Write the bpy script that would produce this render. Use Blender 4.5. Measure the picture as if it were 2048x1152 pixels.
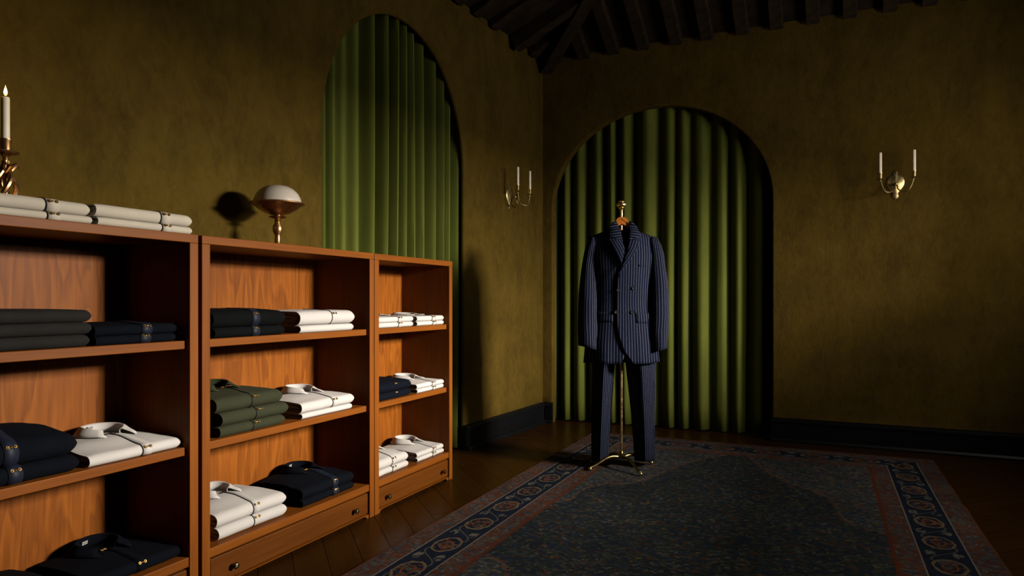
import bpy, bmesh, math, random
from mathutils import Vector, Matrix, noise
PI = math.pi
for o in list(bpy.data.objects):
    bpy.data.objects.remove(o, do_unlink=True)
SC = bpy.context.scene
COL = SC.collection

# ------------------------------------------------------------------ camera, world, light
TH = math.radians(24.55)
CT, ST = math.cos(TH), math.sin(TH)
cam_d = bpy.data.cameras.new('camera'); cam = bpy.data.objects.new('camera', cam_d); COL.objects.link(cam)
cam.location = (0, 0, 0.95)
cam.rotation_euler = (PI / 2, 0, TH)
cam_d.sensor_width = 36; cam_d.lens = 36 * 1366 / 2048
cam_d.shift_y = 25 / 2048
cam_d.clip_start = 0.02
SC.camera = cam

W = bpy.data.worlds.new('world'); SC.world = W; W.use_nodes = True
W.node_tree.nodes['Background'].inputs[0].default_value = (1.0, 0.9, 0.75, 1)
W.node_tree.nodes['Background'].inputs[1].default_value = 0.004

SC.view_settings.view_transform = 'Standard'
SC.view_settings.look = 'None'
SC.view_settings.gamma = 1
SC.view_settings.use_curve_mapping = False
SC.view_settings.exposure = 0.0

# daylight falling in through the window of the right wall
ld = bpy.data.lights.new('window_daylight', 'AREA'); lo = bpy.data.objects.new('window_daylight', ld); COL.objects.link(lo)
ld.shape = 'RECTANGLE'; ld.size = 0.8; ld.size_y = 0.60
ld.energy = 180; ld.color = (1.0, 0.90, 0.77)
ld.spread = math.radians(78)
lo.location = (3.1, 3.05, 2.05)
lo.rotation_euler = (Vector((-2.0, 2.85, 0.95)) - Vector(lo.location)).to_track_quat('-Z', 'Y').to_euler()

# added soft fill lamp set in the window opening, lifts the dim upper walls
fd = bpy.data.lights.new('window_fill', 'AREA'); fo = bpy.data.objects.new('window_fill', fd); COL.objects.link(fo)
fd.shape = 'RECTANGLE'; fd.size = 2.0; fd.size_y = 0.50
fd.energy = 44; fd.color = (1.0, 0.90, 0.77)
fd.spread = math.radians(160)
fo.location = (1.64, 3.4, 1.63); fo.rotation_euler = (PI / 2, 0, PI / 2)

# ------------------------------------------------------------------ node helper
REFL = 0.76      # everything in this room is a little darker than its nominal tone
class G:
    def __init__(s, name):
        s.m = bpy.data.materials.new(name); s.m.use_nodes = True
        s.t = s.m.node_tree; s.n = s.t.nodes; s.l = s.t.links
        s.b = s.n['Principled BSDF']
    def node(s, kind, **kw):
        n = s.n.new(kind)
        for k, v in kw.items(): setattr(n, k, v)
        return n
    def put(s, sock, v):
        if isinstance(v, bpy.types.NodeSocket): s.l.new(v, sock)
        elif isinstance(v, (tuple, list)) and len(v) == 3 and sock.type == 'RGBA': sock.default_value = (*v, 1)
        else: sock.default_value = v
    def math(s, op, a, b=0.0, c=None, clamp=False):
        n = s.node('ShaderNodeMath', operation=op, use_clamp=clamp)
        s.put(n.inputs[0], a); s.put(n.inputs[1], b)
        if c is not None: s.put(n.inputs[2], c)
        return n.outputs[0]
    def mix(s, f, a, b):
        n = s.node('ShaderNodeMix', data_type='RGBA')
        s.put(n.inputs[0], f); s.put(n.inputs[6], a); s.put(n.inputs[7], b)
        return n.outputs[2]
    def obj(s): return s.node('ShaderNodeTexCoord').outputs['Object']
    def uv(s): return s.node('ShaderNodeTexCoord').outputs['UV']
    def xyz(s, v):
        n = s.node('ShaderNodeSeparateXYZ'); s.put(n.inputs[0], v); return n.outputs
    def comb(s, x, y, z):
        n = s.node('ShaderNodeCombineXYZ')
        for i, v in enumerate((x, y, z)): s.put(n.inputs[i], v)
        return n.outputs[0]
    def map(s, v, scale=(1, 1, 1), loc=(0, 0, 0), rot=(0, 0, 0)):
        n = s.node('ShaderNodeMapping'); s.put(n.inputs[0], v)
        n.inputs[1].default_value = loc; n.inputs[2].default_value = rot; n.inputs[3].default_value = scale
        return n.outputs[0]
    def noise(s, v, scale=5, detail=3, rough=0.5, dist=0.0, out=0):
        n = s.node('ShaderNodeTexNoise'); s.put(n.inputs['Vector'], v)
        n.inputs['Scale'].default_value = scale; n.inputs['Detail'].default_value = detail
        n.inputs['Roughness'].default_value = rough; n.inputs['Distortion'].default_value = dist
        return n.outputs[out]
    def voro(s, v, scale=5, feature='F1'):
        n = s.node('ShaderNodeTexVoronoi', feature=feature); s.put(n.inputs['Vector'], v)
        n.inputs['Scale'].default_value = scale
        return n.outputs
    def ramp(s, f, stops, interp='LINEAR'):
        n = s.node('ShaderNodeValToRGB'); s.put(n.inputs[0], f)
        e = n.color_ramp.elements; n.color_ramp.interpolation = interp
        while len(e) < len(stops): e.new(0.5)
        for i, (p, c) in enumerate(stops):
            e[i].position = p; e[i].color = (*c, 1) if len(c) == 3 else c
        return n.outputs[0]
    def bump(s, h, strength=0.3, dist=0.002):
        n = s.node('ShaderNodeBump'); s.put(n.inputs['Height'], h)
        n.inputs['Strength'].default_value = strength; n.inputs['Distance'].default_value = dist
        s.l.new(n.outputs[0], s.b.inputs['Normal'])
    def set(s, color=None, rough=None, metal=None, sheen=None, spec=None):
        if color is not None:
            if isinstance(color, bpy.types.NodeSocket) and not metal:
                n = s.node('ShaderNodeMix', data_type='RGBA', blend_type='MULTIPLY'); n.inputs[0].default_value = 1
                s.put(n.inputs[6], color); n.inputs[7].default_value = (REFL, REFL, REFL, 1); color = n.outputs[2]
            s.put(s.b.inputs['Base Color'], color)
        if rough is not None: s.put(s.b.inputs['Roughness'], rough)
        if metal is not None: s.b.inputs['Metallic'].default_value = metal
        if sheen is not None:
            s.b.inputs['Sheen Weight'].default_value = sheen[0]
            s.b.inputs['Sheen Roughness'].default_value = sheen[1]
            s.b.inputs['Sheen Tint'].default_value = (*sheen[2], 1)
        if spec is not None: s.b.inputs['Specular IOR Level'].default_value = spec
        return s.m

def mul(c, k): return tuple(v * k for v in c)

def mat_wall():
    g = G('limewashed_plaster'); o = g.obj()
    n1 = g.noise(g.map(o, (1, 1, 0.6)), 4.5, 7, 0.68)
    n2 = g.noise(g.map(o, (1, 1, 0.55)), 26, 6, 0.75, 0.8)
    f = g.math('ADD', g.math('MULTIPLY', n1, 0.6), g.math('MULTIPLY', n2, 0.4))
    c = g.ramp(f, [(0.36, (0.044, 0.0275, 0.0042)), (0.5, (0.070, 0.0445, 0.0066)), (0.64, (0.094, 0.060, 0.0090))])
    n3 = g.noise(g.map(o, (1, 1, 0.4)), 34, 5, 0.65, 1.0)
    g.bump(g.math('ADD', n3, n2), 0.5, 0.004)
    return g.set(c, 0.9, spec=0.06)

def mat_wood(name, axis, dark=1.0, cathedral=False, tint=(1, 1, 1)):
    g = G(name); o = g.obj()
    info = g.node('ShaderNodeObjectInfo').outputs['Random']
    sc = [26.0, 26.0, 26.0]; sc[axis] = 1.3
    off = g.math('MULTIPLY', info, 37.0)
    va = g.node('ShaderNodeVectorMath', operation='ADD'); g.put(va.inputs[0], o); g.put(va.inputs[1], g.comb(off, off, off))
    p = va.outputs[0]
    fine = g.noise(g.map(p, tuple(v * 3.2 for v in sc)), 1.0, 4, 0.65)
    if cathedral:
        s2 = [5.0, 5.0, 5.0]; s2[axis] = 0.9
        base = g.noise(g.map(p, s2), 1.0, 3, 0.5, 0.4)
        rings = g.math('FRACT', g.math('MULTIPLY', base, 12.0))
        rings = g.math('SMOOTH_MIN', rings, g.math('MULTIPLY', g.math('SUBTRACT', 1.0, rings), 5.0), 0.2)
        f = g.math('ADD', g.math('ADD', g.math('MULTIPLY', rings, 0.28), 0.06), g.math('MULTIPLY', fine, 0.60))
    else:
        broad = g.noise(g.map(p, tuple(v * 0.45 for v in sc)), 1.0, 4, 0.6, 0.5)
        f = g.math('ADD', g.math('MULTIPLY', broad, 0.55), g.math('MULTIPLY', fine, 0.45))
    k = dark
    def mul(c, q): return tuple(v * q * w for v, w in zip(c, tint))
    c = g.ramp(f, [(0.25, mul((0.118, 0.033, 0.0035), k)), (0.50, mul((0.194, 0.0560, 0.0056), k)), (0.75, mul((0.262, 0.083, 0.0092), k))])
    g.bump(fine, 0.25, 0.0008)
    return g.set(c, 0.45, spec=0.1)

def mat_cloth(name, color, weave=900, sheen=0.1, rough=0.9, var=0.12, bump=0.25):
    g = G(name); o = g.obj()
    n = g.noise(o, 14, 4, 0.6)
    fine = g.noise(o, weave, 2, 0.6)
    f = g.math('ADD', g.math('MULTIPLY', n, 0.5), g.math('MULTIPLY', fine, 0.5))
    c = g.ramp(f, [(0.3, mul(color, 1 - var)), (0.7, mul(color, 1 + var))])
    w = g.node('ShaderNodeTexWave', wave_type='BANDS', bands_direction='DIAGONAL'); g.put(w.inputs[0], o)
    w.inputs['Scale'].default_value = weave * 0.35
    g.bump(g.math('ADD', fine, g.math('MULTIPLY', w.outputs['Fac'], 0.5)), bump, 0.0006)
    return g.set(c, rough, sheen=(sheen, 0.5, mul(color, 1.0 if max(color) > .3 else 3.0)), spec=0.05)

def mat_rib(name, color, axis=0, scale=160):
    g = G(name); o = g.obj()
    v = g.xyz(o)[axis]
    s = g.math('SINE', g.math('MULTIPLY', v, scale * 6.283 / 6))
    n = g.noise(o, 300, 3, 0.6)
    c = g.ramp(g.math('ADD', g.math('MULTIPLY', s, 0.25), g.math('MULTIPLY', n, 0.5)), [(0.0, mul(color, 0.55)), (0.6, mul(color, 1.3))])
    g.bump(g.math('ADD', s, n), 0.5, 0.0012)
    return g.set(c, 0.92, sheen=(0.02, 0.5, mul(color, 3)), spec=0.05)

def mat_metal(name, color, rough=0.3, dirt=0.35):
    g = G(name); o = g.obj()
    n = g.noise(o, 45, 4, 0.65)
    c = g.ramp(n, [(0.35, mul(color, 1 - dirt)), (0.62, color)])
    return g.set(c, g.ramp(n, [(0.3, (rough + 0.18,) * 3), (0.7, (rough,) * 3)]), 1.0)

def mat_plain(name, color, rough=0.6, spec=0.4, nscale=30, var=0.1):
    g = G(name); n = g.noise(g.obj(), nscale, 3, 0.6)
    return g.set(g.ramp(n, [(0.3, mul(color, 1 - var)), (0.7, mul(color, 1 + var))]), rough, spec=spec)

def mat_velvet():
    g = G('green_velvet'); o = g.obj()
    n = g.noise(g.map(o, (1, 1, 0.25)), 10, 5, 0.65)
    fine = g.noise(o, 420, 3, 0.7)
    f = g.math('ADD', g.math('MULTIPLY', n, 0.6), g.math('MULTIPLY', fine, 0.4))
    c = g.ramp(f, [(0.3, (0.062, 0.076, 0.0115)), (0.7, (0.118, 0.136, 0.022))])
    g.bump(fine, 0.3, 0.0015)
    return g.set(c, 0.85, sheen=(0.08, 0.35, (0.45, 0.50, 0.14)), spec=0.1)

def mat_pinstripe():
    g = G('navy_pinstripe_wool'); u = g.xyz(g.uv())[0]
    d = g.math('ABSOLUTE', g.math('SUBTRACT', g.math('FRACT', g.math('MULTIPLY', u, 1 / 0.0155)), 0.5))
    line = g.math('GREATER_THAN', 0.055, d)
    fine = g.noise(g.obj(), 500, 3, 0.7)
    base = g.ramp(fine, [(0.3, (0.0015, 0.0025, 0.0085)), (0.7, (0.0036, 0.0058, 0.0175))])
    lc = g.ramp(fine, [(0.35, (0.042, 0.045, 0.062)), (0.65, (0.115, 0.117, 0.140))])
    g.bump(fine, 0.3, 0.0008)
    return g.set(g.mix(line, base, lc), 0.85, spec=0.03)

def mat_rug(hx, hy):
    g = G('persian_rug_pile'); o = g.obj(); x, y, z = g.xyz(o)
    ax = g.math('SUBTRACT', hx, g.math('ABSOLUTE', x)); ay = g.math('SUBTRACT', hy, g.math('ABSOLUTE', y))
    d = g.math('MINIMUM', ax, ay)
    isx = g.math('LESS_THAN', ax, ay)
    s = g.math('ADD', g.math('MULTIPLY', isx, y), g.math('MULTIPLY', g.math('SUBTRACT', 1.0, isx), x))
    wob = g.noise(o, 40, 2, 0.5, out=1)
    wv = g.node('ShaderNodeVectorMath', operation='MULTIPLY_ADD'); g.put(wv.inputs[0], wob); wv.inputs[1].default_value = (0.02, 0.02, 0.02); g.put(wv.inputs[2], o)
    q = wv.outputs[0]
    cell = g.xyz(g.voro(g.map(q, (1.0, 1.35, 1)), 62)[1])
    edge = g.voro(g.map(q, (1.0, 1.35, 1)), 62, 'DISTANCE_TO_EDGE')[0]
    vine = g.math('LESS_THAN', edge, 0.055)
    grey = g.ramp(cell[0], [(0.0, (0.030, 0.036, 0.046)), (0.22, (0.060, 0.064, 0.066)), (0.42, (0.026, 0.038, 0.062)), (0.56, (0.085, 0.084, 0.078)),
                            (0.72, (0.045, 0.050, 0.036)), (0.84, (0.115, 0.040, 0.018)), (0.90, (0.120, 0.115, 0.10)), (0.97, (0.13, 0.085, 0.020))], 'CONSTANT')
    cool = g.ramp(cell[1], [(0.0, (0.016, 0.022, 0.030)), (0.3, (0.034, 0.042, 0.034)), (0.5, (0.018, 0.027, 0.048)), (0.64, (0.052, 0.056, 0.050)),
                            (0.80, (0.028, 0.034, 0.022)), (0.88, (0.085, 0.030, 0.014)), (0.93, (0.085, 0.085, 0.078)), (0.985, (0.11, 0.075, 0.018))], 'CONSTANT')
    rust = g.ramp(cell[2], [(0.0, (0.110, 0.038, 0.018)), (0.3, (0.070, 0.066, 0.062)), (0.55, (0.085, 0.030, 0.016)), (0.75, (0.035, 0.042, 0.060)), (0.88, (0.12, 0.10, 0.08))], 'CONSTANT')
    # field: large lobed medallion on a paler ground
    lob = g.math('MULTIPLY', g.math('SINE', g.math('MULTIPLY', g.math('ARCTAN2', x, y), 10.0)), 0.06)
    m = g.math('ADD', g.math('ADD', g.math('DIVIDE', g.math('ABSOLUTE', x), 0.86), g.math('DIVIDE', g.math('ABSOLUTE', y), 1.75)), lob)
    inmed = g.math('LESS_THAN', m, 1.0)
    rim = g.math('LESS_THAN', g.math('ABSOLUTE', g.math('SUBTRACT', m, 1.0)), 0.014)
    field = g.mix(inmed, grey, cool)
    field = g.mix(g.math('MULTIPLY', vine, 0.75), field, (0.018, 0.022, 0.028))
    field = g.mix(g.math('MULTIPLY', rim, g.math('GREATER_THAN', cell[1], 0.3)), field, (0.10, 0.060, 0.045))
    # main navy border with round palmettes and small flowers between
    per = 0.27
    sl = g.math('MULTIPLY', g.math('SUBTRACT', g.math('FRACT', g.math('DIVIDE', s, per)), 0.5), per)
    dd = g.math('SUBTRACT', d, 0.18)
    def ell(cx, cy, rx, ry):
        a = g.math('DIVIDE', g.math('SUBTRACT', sl, cx), rx); b = g.math('DIVIDE', g.math('SUBTRACT', dd, cy), ry)
        return g.math('SQRT', g.math('ADD', g.math('MULTIPLY', a, a), g.math('MULTIPLY', b, b)))
    e = g.math('ADD', ell(0, 0, 0.082, 0.056), g.math('MULTIPLY', g.math('SUBTRACT', g.xyz(wob)[0], 0.5), 0.35))
    navy = g.ramp(g.noise(o, 120, 2), [(0.3, (0.0065, 0.0105, 0.020)), (0.7, (0.0125, 0.019, 0.036))])
    bc = g.mix(g.math('LESS_THAN', e, 0.82), navy, g.mix(g.math('GREATER_THAN', cell[1], 0.55), navy, rust))
    bc = g.mix(g.math('LESS_THAN', g.math('ABSOLUTE', g.math('SUBTRACT', e, 0.9)), 0.075), bc, (0.15, 0.105, 0.060))
    bc = g.mix(g.math('LESS_THAN', g.math('ABSOLUTE', g.math('SUBTRACT', e, 0.42)), 0.07), bc, (0.13, 0.05, 0.022))
    for cy in (-0.045, 0.045):
        for cx in (-per / 2, per / 2):
            fl = ell(cx, cy, 0.034, 0.019)
            bc = g.mix(g.math('MULTIPLY', g.math('LESS_THAN', fl, 0.95), g.math('GREATER_THAN', cell[0], 0.35)), bc, (0.12, 0.115, 0.095))
    bc = g.mix(g.math('MULTIPLY', g.math('LESS_THAN', g.math('ABSOLUTE', g.math('SUBTRACT', dd, g.math('MULTIPLY', g.math('SINE', g.math('MULTIPLY', sl, 6.283 / per)), 0.05))), 0.004), g.math('GREATER_THAN', e, 1.0)), bc, (0.08, 0.07, 0.06))
    guard = g.mix(g.math('MULTIPLY', vine, 0.6), rust, (0.03, 0.035, 0.045))
    def band(a, b): return g.math('MULTIPLY', g.math('GREATER_THAN', d, a), g.math('LESS_THAN', d, b))
    c = g.mix(g.math('GREATER_THAN', d, 0.35), guard, field)
    c = g.mix(band(0.10, 0.26), c, bc)
    c = g.mix(band(0.097, 0.102), c, (0.19, 0.17, 0.145)); c = g.mix(band(0.258, 0.263), c, (0.19, 0.17, 0.145))
    c = g.mix(band(0.343, 0.358), c, (0.10, 0.026, 0.012)); c = g.mix(band(-1, 0.008), c, (0.10, 0.042, 0.022))
    worn = g.noise(o, 2.2, 4, 0.6)
    n = g.node('ShaderNodeMix', data_type='RGBA', blend_type='MULTIPLY'); n.inputs[0].default_value = 1
    g.put(n.inputs[6], c); g.put(n.inputs[7], g.ramp(worn, [(0.3, (0.52, 0.56, 0.62)), (0.7, (1.05, 1.0, 0.95))]))
    g.bump(g.noise(o, 600, 3, 0.7), 0.7, 0.003)
    return g.set(n.outputs[2], 0.95, spec=0.05)

WALL = mat_wall()
WOOD_Y = mat_wood('walnut_along', 1, 0.80); WOOD_Z = mat_wood('walnut_upright', 2, 0.84); WOOD_B = mat_wood('walnut_veneer', 2, 1.0, True)
WOOD_D = mat_wood('walnut_drawer', 1, 0.46)
FLOORM = mat_wood('oak_parquet', 0, 0.16, tint=(0.86, 1.12, 1.3))
FLOORM.node_tree.nodes['Principled BSDF'].inputs['Roughness'].default_value = 0.3
BEAM = mat_plain('old_beam_wood', (0.019, 0.0120, 0.0055), 0.8, 0.12, 14, 0.5)
DECK = mat_plain('ceiling_board_wood', (0.015, 0.0095, 0.0045), 0.85, 0.1, 9, 0.5)
BLACKP = mat_plain('black_gloss_paint', (0.0030, 0.0034, 0.0044), 0.42, 0.22)
VELVET = mat_velvet()
WHITE = mat_cloth('white_cotton', (0.445, 0.430, 0.418), 900, 0.05, 0.9, 0.05)
CREAM = mat_cloth('ecru_wool', (0.43, 0.395, 0.33), 700, 0.08, 0.9, 0.07)
GREEN = mat_cloth('moss_green_cotton', (0.0270, 0.0295, 0.0165), 900, 0.08, 0.9, 0.12)
CHAR = mat_cloth('charcoal_flannel', (0.0150, 0.0142, 0.0140), 600, 0.08, 0.92, 0.2)
NAVY = mat_cloth('navy_wool', (0.0022, 0.0030, 0.0056), 800, 0.015, 0.92, 0.2)
NAVYB = mat_cloth('black_navy_wool', (0.0026, 0.0031, 0.0038), 800, 0.015, 0.92, 0.2)
NAVYK = mat_rib('navy_cable_knit', (0.0026, 0.0038, 0.0072), 0, 1100)
NAVYR = mat_rib('navy_rib_knit', (0.0028, 0.0042, 0.0092), 0, 900)
TAB = mat_plain('blue_satin_tab', (0.0060, 0.0090, 0.0200), 0.6, 0.2)
DARKLINE = mat_plain('dark_piping', (0.008, 0.008, 0.010), 0.7, 0.2)
GOLD = mat_metal('gold_clasp_metal', (0.95, 0.62, 0.22), 0.18, 0.2)
BRASS = mat_metal('polished_brass', (0.72, 0.56, 0.24), 0.2, 0.08)
SHADE_BRASS = mat_metal('shaded_brass', (0.22, 0.165, 0.07), 0.22, 0.3)  # stand base: brass with its dark surroundings' reflection put into the colour
BRONZE = mat_metal('aged_bronze', (0.50, 0.29, 0.13), 0.27, 0.4)
SBRASS = mat_metal('tarnished_brass', (0.55, 0.43, 0.20), 0.28, 0.45)
KNOB = mat_metal('antique_knob_metal', (0.20, 0.16, 0.10), 0.22, 0.5)
WAX = mat_plain('ivory_wax', (0.78, 0.70, 0.54), 0.5, 0.4)
WICKM = mat_plain('burnt_wick', (0.02, 0.015, 0.01), 0.9, 0.1)
OPAL = mat_plain('opal_glass', (0.4488, 0.408, 0.3536), 0.3, 0.5, 8, 0.03)
HANG = mat_wood('cherry_hanger_wood', 0, 1.35)
PIN = mat_pinstripe()
BTN = mat_plain('dark_horn', (0.006, 0.006, 0.008), 0.4, 0.2)
LABELM = mat_plain('woven_label', (0.34, 0.33, 0.31), 0.8, 0.2)
LABELD = mat_plain('dark_woven_label', (0.012, 0.013, 0.018), 0.7, 0.2)
INK = mat_plain('label_lettering', (0.05, 0.05, 0.05), 0.8, 0.1)
gf = G('candle_flame'); fz = gf.xyz(gf.obj())[2]
gf.put(gf.b.inputs['Emission Color'], gf.ramp(gf.math('MULTIPLY', fz, 30.0), [(0.0, (1.0, 0.45, 0.10)), (0.35, (1.0, 0.80, 0.45)), (0.9, (1.0, 0.55, 0.18))]))
gf.b.inputs['Emission Strength'].default_value = 2.6; FLAME = gf.set((0.1, 0.05, 0.02), 0.9)

# ------------------------------------------------------------------ mesh helper
class MB:
    def __init__(s): s.v = []; s.f = []; s.uv = []
    def face(s, idx, uv=None): s.f.append(tuple(idx)); s.uv.append(uv)
    def box(s, a, b):
        x0, y0, z0 = a; x1, y1, z1 = b; k = len(s.v)
        s.v += [(x0, y0, z0), (x1, y0, z0), (x1, y1, z0), (x0, y1, z0), (x0, y0, z1), (x1, y0, z1), (x1, y1, z1), (x0, y1, z1)]
        for q in ((0, 3, 2, 1), (4, 5, 6, 7), (0, 1, 5, 4), (1, 2, 6, 5), (2, 3, 7, 6), (3, 0, 4, 7)): s.face([k + i for i in q])
        return s
    def grid(s, rows, uvs=None, closed=False, flip=False):
        k = len(s.v); n = len(rows[0])
        for r in rows: s.v += [tuple(p) for p in r]
        for i in range(len(rows) - 1):
            for j in range(n if closed else n - 1):
                j2 = (j + 1) % n
                q = [k + i * n + j, k + i * n + j2, k + (i + 1) * n + j2, k + (i + 1) * n + j]
                u = None
                if uvs: u = [uvs[i][j], uvs[i][j + 1], uvs[i + 1][j + 1], uvs[i + 1][j]]
                if flip: q.reverse(); u = u and u[::-1]
                s.face(q, u)
        return k
    def lathe(s, prof, n=24, c=(0, 0, 0), sx=1, sy=1):
        rows = [[(c[0] + r * sx * math.cos(2 * PI * i / n), c[1] + r * sy * math.sin(2 * PI * i / n), c[2] + z) for i in range(n)] for r, z in prof]
        k = s.grid(rows, closed=True)
        if prof[0][0] > 1e-6: s.face([k + n - 1 - i for i in range(n)])
        if prof[-1][0] > 1e-6: s.face([k + (len(prof) - 1) * n + i for i in range(n)])
        return s
    def tube(s, pts, r, n=8, cap=True):
        pts = [Vector(p) for p in pts]; rows = []; up = None
        for i, p in enumerate(pts):
            d = (pts[min(i + 1, len(pts) - 1)] - pts[max(i - 1, 0)]).normalized()
            if up is None:
                up = Vector((0, 0, 1)) if abs(d.z) < 0.9 else Vector((1, 0, 0))
            a = (up - d * up.dot(d)).normalized(); up = a; b = d.cross(a)
            rr = r[i] if isinstance(r, (list, tuple)) else r
            rows.append([p + (a * math.cos(2 * PI * j / n) + b * math.sin(2 * PI * j / n)) * rr for j in range(n)])
        k = s.grid(rows, closed=True)
        if cap:
            s.face([k + n - 1 - j for j in range(n)]); s.face([k + (len(rows) - 1) * n + j for j in range(n)])
        return s
    def ball(s, c, r, n=12, m=8, sc=(1, 1, 1)):
        rows = [[(c[0] + r * sc[0] * math.sin(PI * i / m) * math.cos(2 * PI * j / n), c[1] + r * sc[1] * math.sin(PI * i / m) * math.sin(2 * PI * j / n), c[2] - r * sc[2] * math.cos(PI * i / m)) for j in range(n)] for i in range(m + 1)]
        s.grid(rows, closed=True); return s
    def torus(s, c, R, r, axis='z', n=16, m=6):
        rows = []
        for i in range(n + 1):
            a = 2 * PI * i / n; row = []
            for j in range(m):
                b = 2 * PI * j / m; q = R + r * math.cos(b); h = r * math.sin(b)
                p = {'z': (q * math.cos(a), q * math.sin(a), h), 'y': (q * math.cos(a), h, q * math.sin(a)), 'x': (h, q * math.cos(a), q * math.sin(a))}[axis]
                row.append((c[0] + p[0], c[1] + p[1], c[2] + p[2]))
            rows.append(row)
        s.grid(rows, closed=True); return s
    def prism(s, poly, a, b, axis='y'):
        """poly: list of (p,q); extruded from a to b along axis"""
        k = len(s.v); n = len(poly)
        for t in (a, b):
            for p, q in poly:
                s.v.append({'y': (p, t, q), 'x': (t, p, q), 'z': (p, q, t)}[axis])
        s.face(list(range(k, k + n))); s.face([k + 2 * n - 1 - i for i in range(n)])
        for i in range(n):
            j = (i + 1) % n; s.face([k + i, k + n + i, k + n + j, k + j])
        return s
    def mesh(s, name, mat, smooth=True, auto=True):
        me = bpy.data.meshes.new(name); me.from_pydata(s.v, [], s.f)
        if any(u for u in s.uv):
            ul = me.uv_layers.new(name='UVMap'); i = 0
            for f, u in zip(s.f, s.uv):
                for j in range(len(f)):
                    ul.data[i].uv = u[j] if u else (0.0, 0.0); i += 1
        bm = bmesh.new(); bm.from_mesh(me)
        bmesh.ops.remove_doubles(bm, verts=bm.verts, dist=1e-6)
        bmesh.ops.recalc_face_normals(bm, faces=bm.faces)
        if smooth:
            for f in bm.faces: f.smooth = True
            for e in bm.edges:
                if len(e.link_faces) == 2 and e.calc_face_angle(0) > math.radians(40): e.smooth = False
        bm.to_mesh(me); bm.free()
        me.materials.append(mat); return me
    def build(s, name, mat, parent=None, smooth=True, bevel=0, solid=0, sub=0):
        o = bpy.data.objects.new(name, s.mesh(name, mat, smooth)); COL.objects.link(o)
        o.parent = parent
        if solid:
            m = o.modifiers.new('thickness', 'SOLIDIFY'); m.thickness = solid; m.offset = 0
        if bevel:
            m = o.modifiers.new('edge', 'BEVEL'); m.width = bevel; m.segments = 2; m.limit_method = 'ANGLE'
        return o

def tag(o, label=None, cat=None, group=None, kind=None):
    for k, v in (('label', label), ('category', cat), ('group', group), ('kind', kind)):
        if v: o[k] = v
    return o
def empty(name, loc, rz=0, label=None, cat=None, group=None):
    o = bpy.data.objects.new(name, None); COL.objects.link(o); o.empty_display_size = 0.05
    o.location = loc; o.rotation_euler = (0, 0, rz); return tag(o, label, cat, group)
def struct(o, label=None, cat=None): return tag(o, label, cat, None, 'structure')
def children(o): return [c for c in bpy.data.objects if c.parent == o]
def copy_tree(o, parent=None):
    c = o.copy(); COL.objects.link(c); c.parent = parent
    for ch in children(o): copy_tree(ch, c)
    return c

# ------------------------------------------------------------------ room shell
CX, CY = -2.0, 4.96                       # far left corner of the room
WS = 0.0674                               # the left wall is not quite square to the back wall
EU = Vector((-WS, -1, 0)).normalized()    # along the left wall, towards the camera
ANG = math.atan2(EU.y, EU.x)
RX = 1.6; YF = -1.6; ZE = 2.83

def arch_wall(name, u0, u1, z1, uc, a, spring, rise, thick, mat, extra=()):
    """wall in local (x along, y into wall, z up) with one arched opening reaching the floor"""
    mb = MB(); N = 40
    arc = [(uc - a * math.cos(PI * i / N), spring + rise * math.sin(PI * i / N)) for i in range(N + 1)]
    edge = [(uc - a, 0.0)] + [(uc - a, spring * t / 8) for t in range(1, 8)] + arc + [(uc + a, spring * t / 8) for t in range(7, 0, -1)] + [(uc + a, 0.0)]
    r = 0.012
    def outer(i):
        x, z = edge[i]
        return x, z
    for y, sgn in ((0.0, 1), (thick, -1)):
        ring = []
        for i, (x, z) in enumerate(edge):
            # outward normal for the softly rounded arris
            if z <= spring + 1e-6: nx, nz = (-1 if x < uc else 1), 0.0
            else:
                nx, nz = (x - uc) / a ** 2, (z - spring) / rise ** 2; l = math.hypot(nx, nz); nx /= l; nz /= l
            ring.append((x, z, nx, nz))
        rows = []
        k = len(mb.v)
        # sides and top filled by strips running to the outline
        left = [(x, z) for x, z, nx, nz in [(x + nx * r, z + nz * r, nx, nz) for x, z, nx, nz in ring]]
        mid = len(left) // 2
        for i in range(len(left) - 1):
            (xa, za), (xb, zb) = left[i], left[i + 1]
            if i < mid:
                quad = [(u0, y, za), (xa, y, za), (xb, y, zb), (u0, y, zb)]
            else:
                quad = [(xa, y, za), (u1, y, za), (u1, y, zb), (xb, y, zb)]
            kk = len(mb.v); mb.v += quad; mb.face([kk, kk + 1, kk + 2, kk + 3])
        zt = left[mid][1]
        kk = len(mb.v); mb.v += [(u0, y, zt), (u1, y, zt), (u1, y, z1), (u0, y, z1)]; mb.face([kk, kk + 1, kk + 2, kk + 3])
    # rounded reveal
    ring = []
    for x, z in edge:
        if z <= spring + 1e-6: nx, nz = (-1 if x < uc else 1), 0.0
        else:
            nx, nz = (x - uc) / a ** 2, (z - spring) / rise ** 2; l = math.hypot(nx, nz); nx /= l; nz /= l
        row = []
        for q in range(5):
            t = PI / 2 * q / 4
            row.append((x + nx * r * (1 - math.sin(t)), r * (1 - math.cos(t)), z + nz * r * (1 - math.sin(t))))
        row.append((x, thick - r, z)); row.append((x + nx * r, thick, z + nz * r))
        ring.append(row)
    mb.grid(ring)
    # outer edges
    for (xa, za, xb, zb) in ((u0, 0, u0, z1), (u0, z1, u1, z1), (u1, z1, u1, 0)):
        kk = len(mb.v); mb.v += [(xa, 0, za), (xb, 0, zb), (xb, thick, zb), (xa, thick, za)]; mb.face([kk, kk + 1, kk + 2, kk + 3])
    return mb.build(name, mat)

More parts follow.
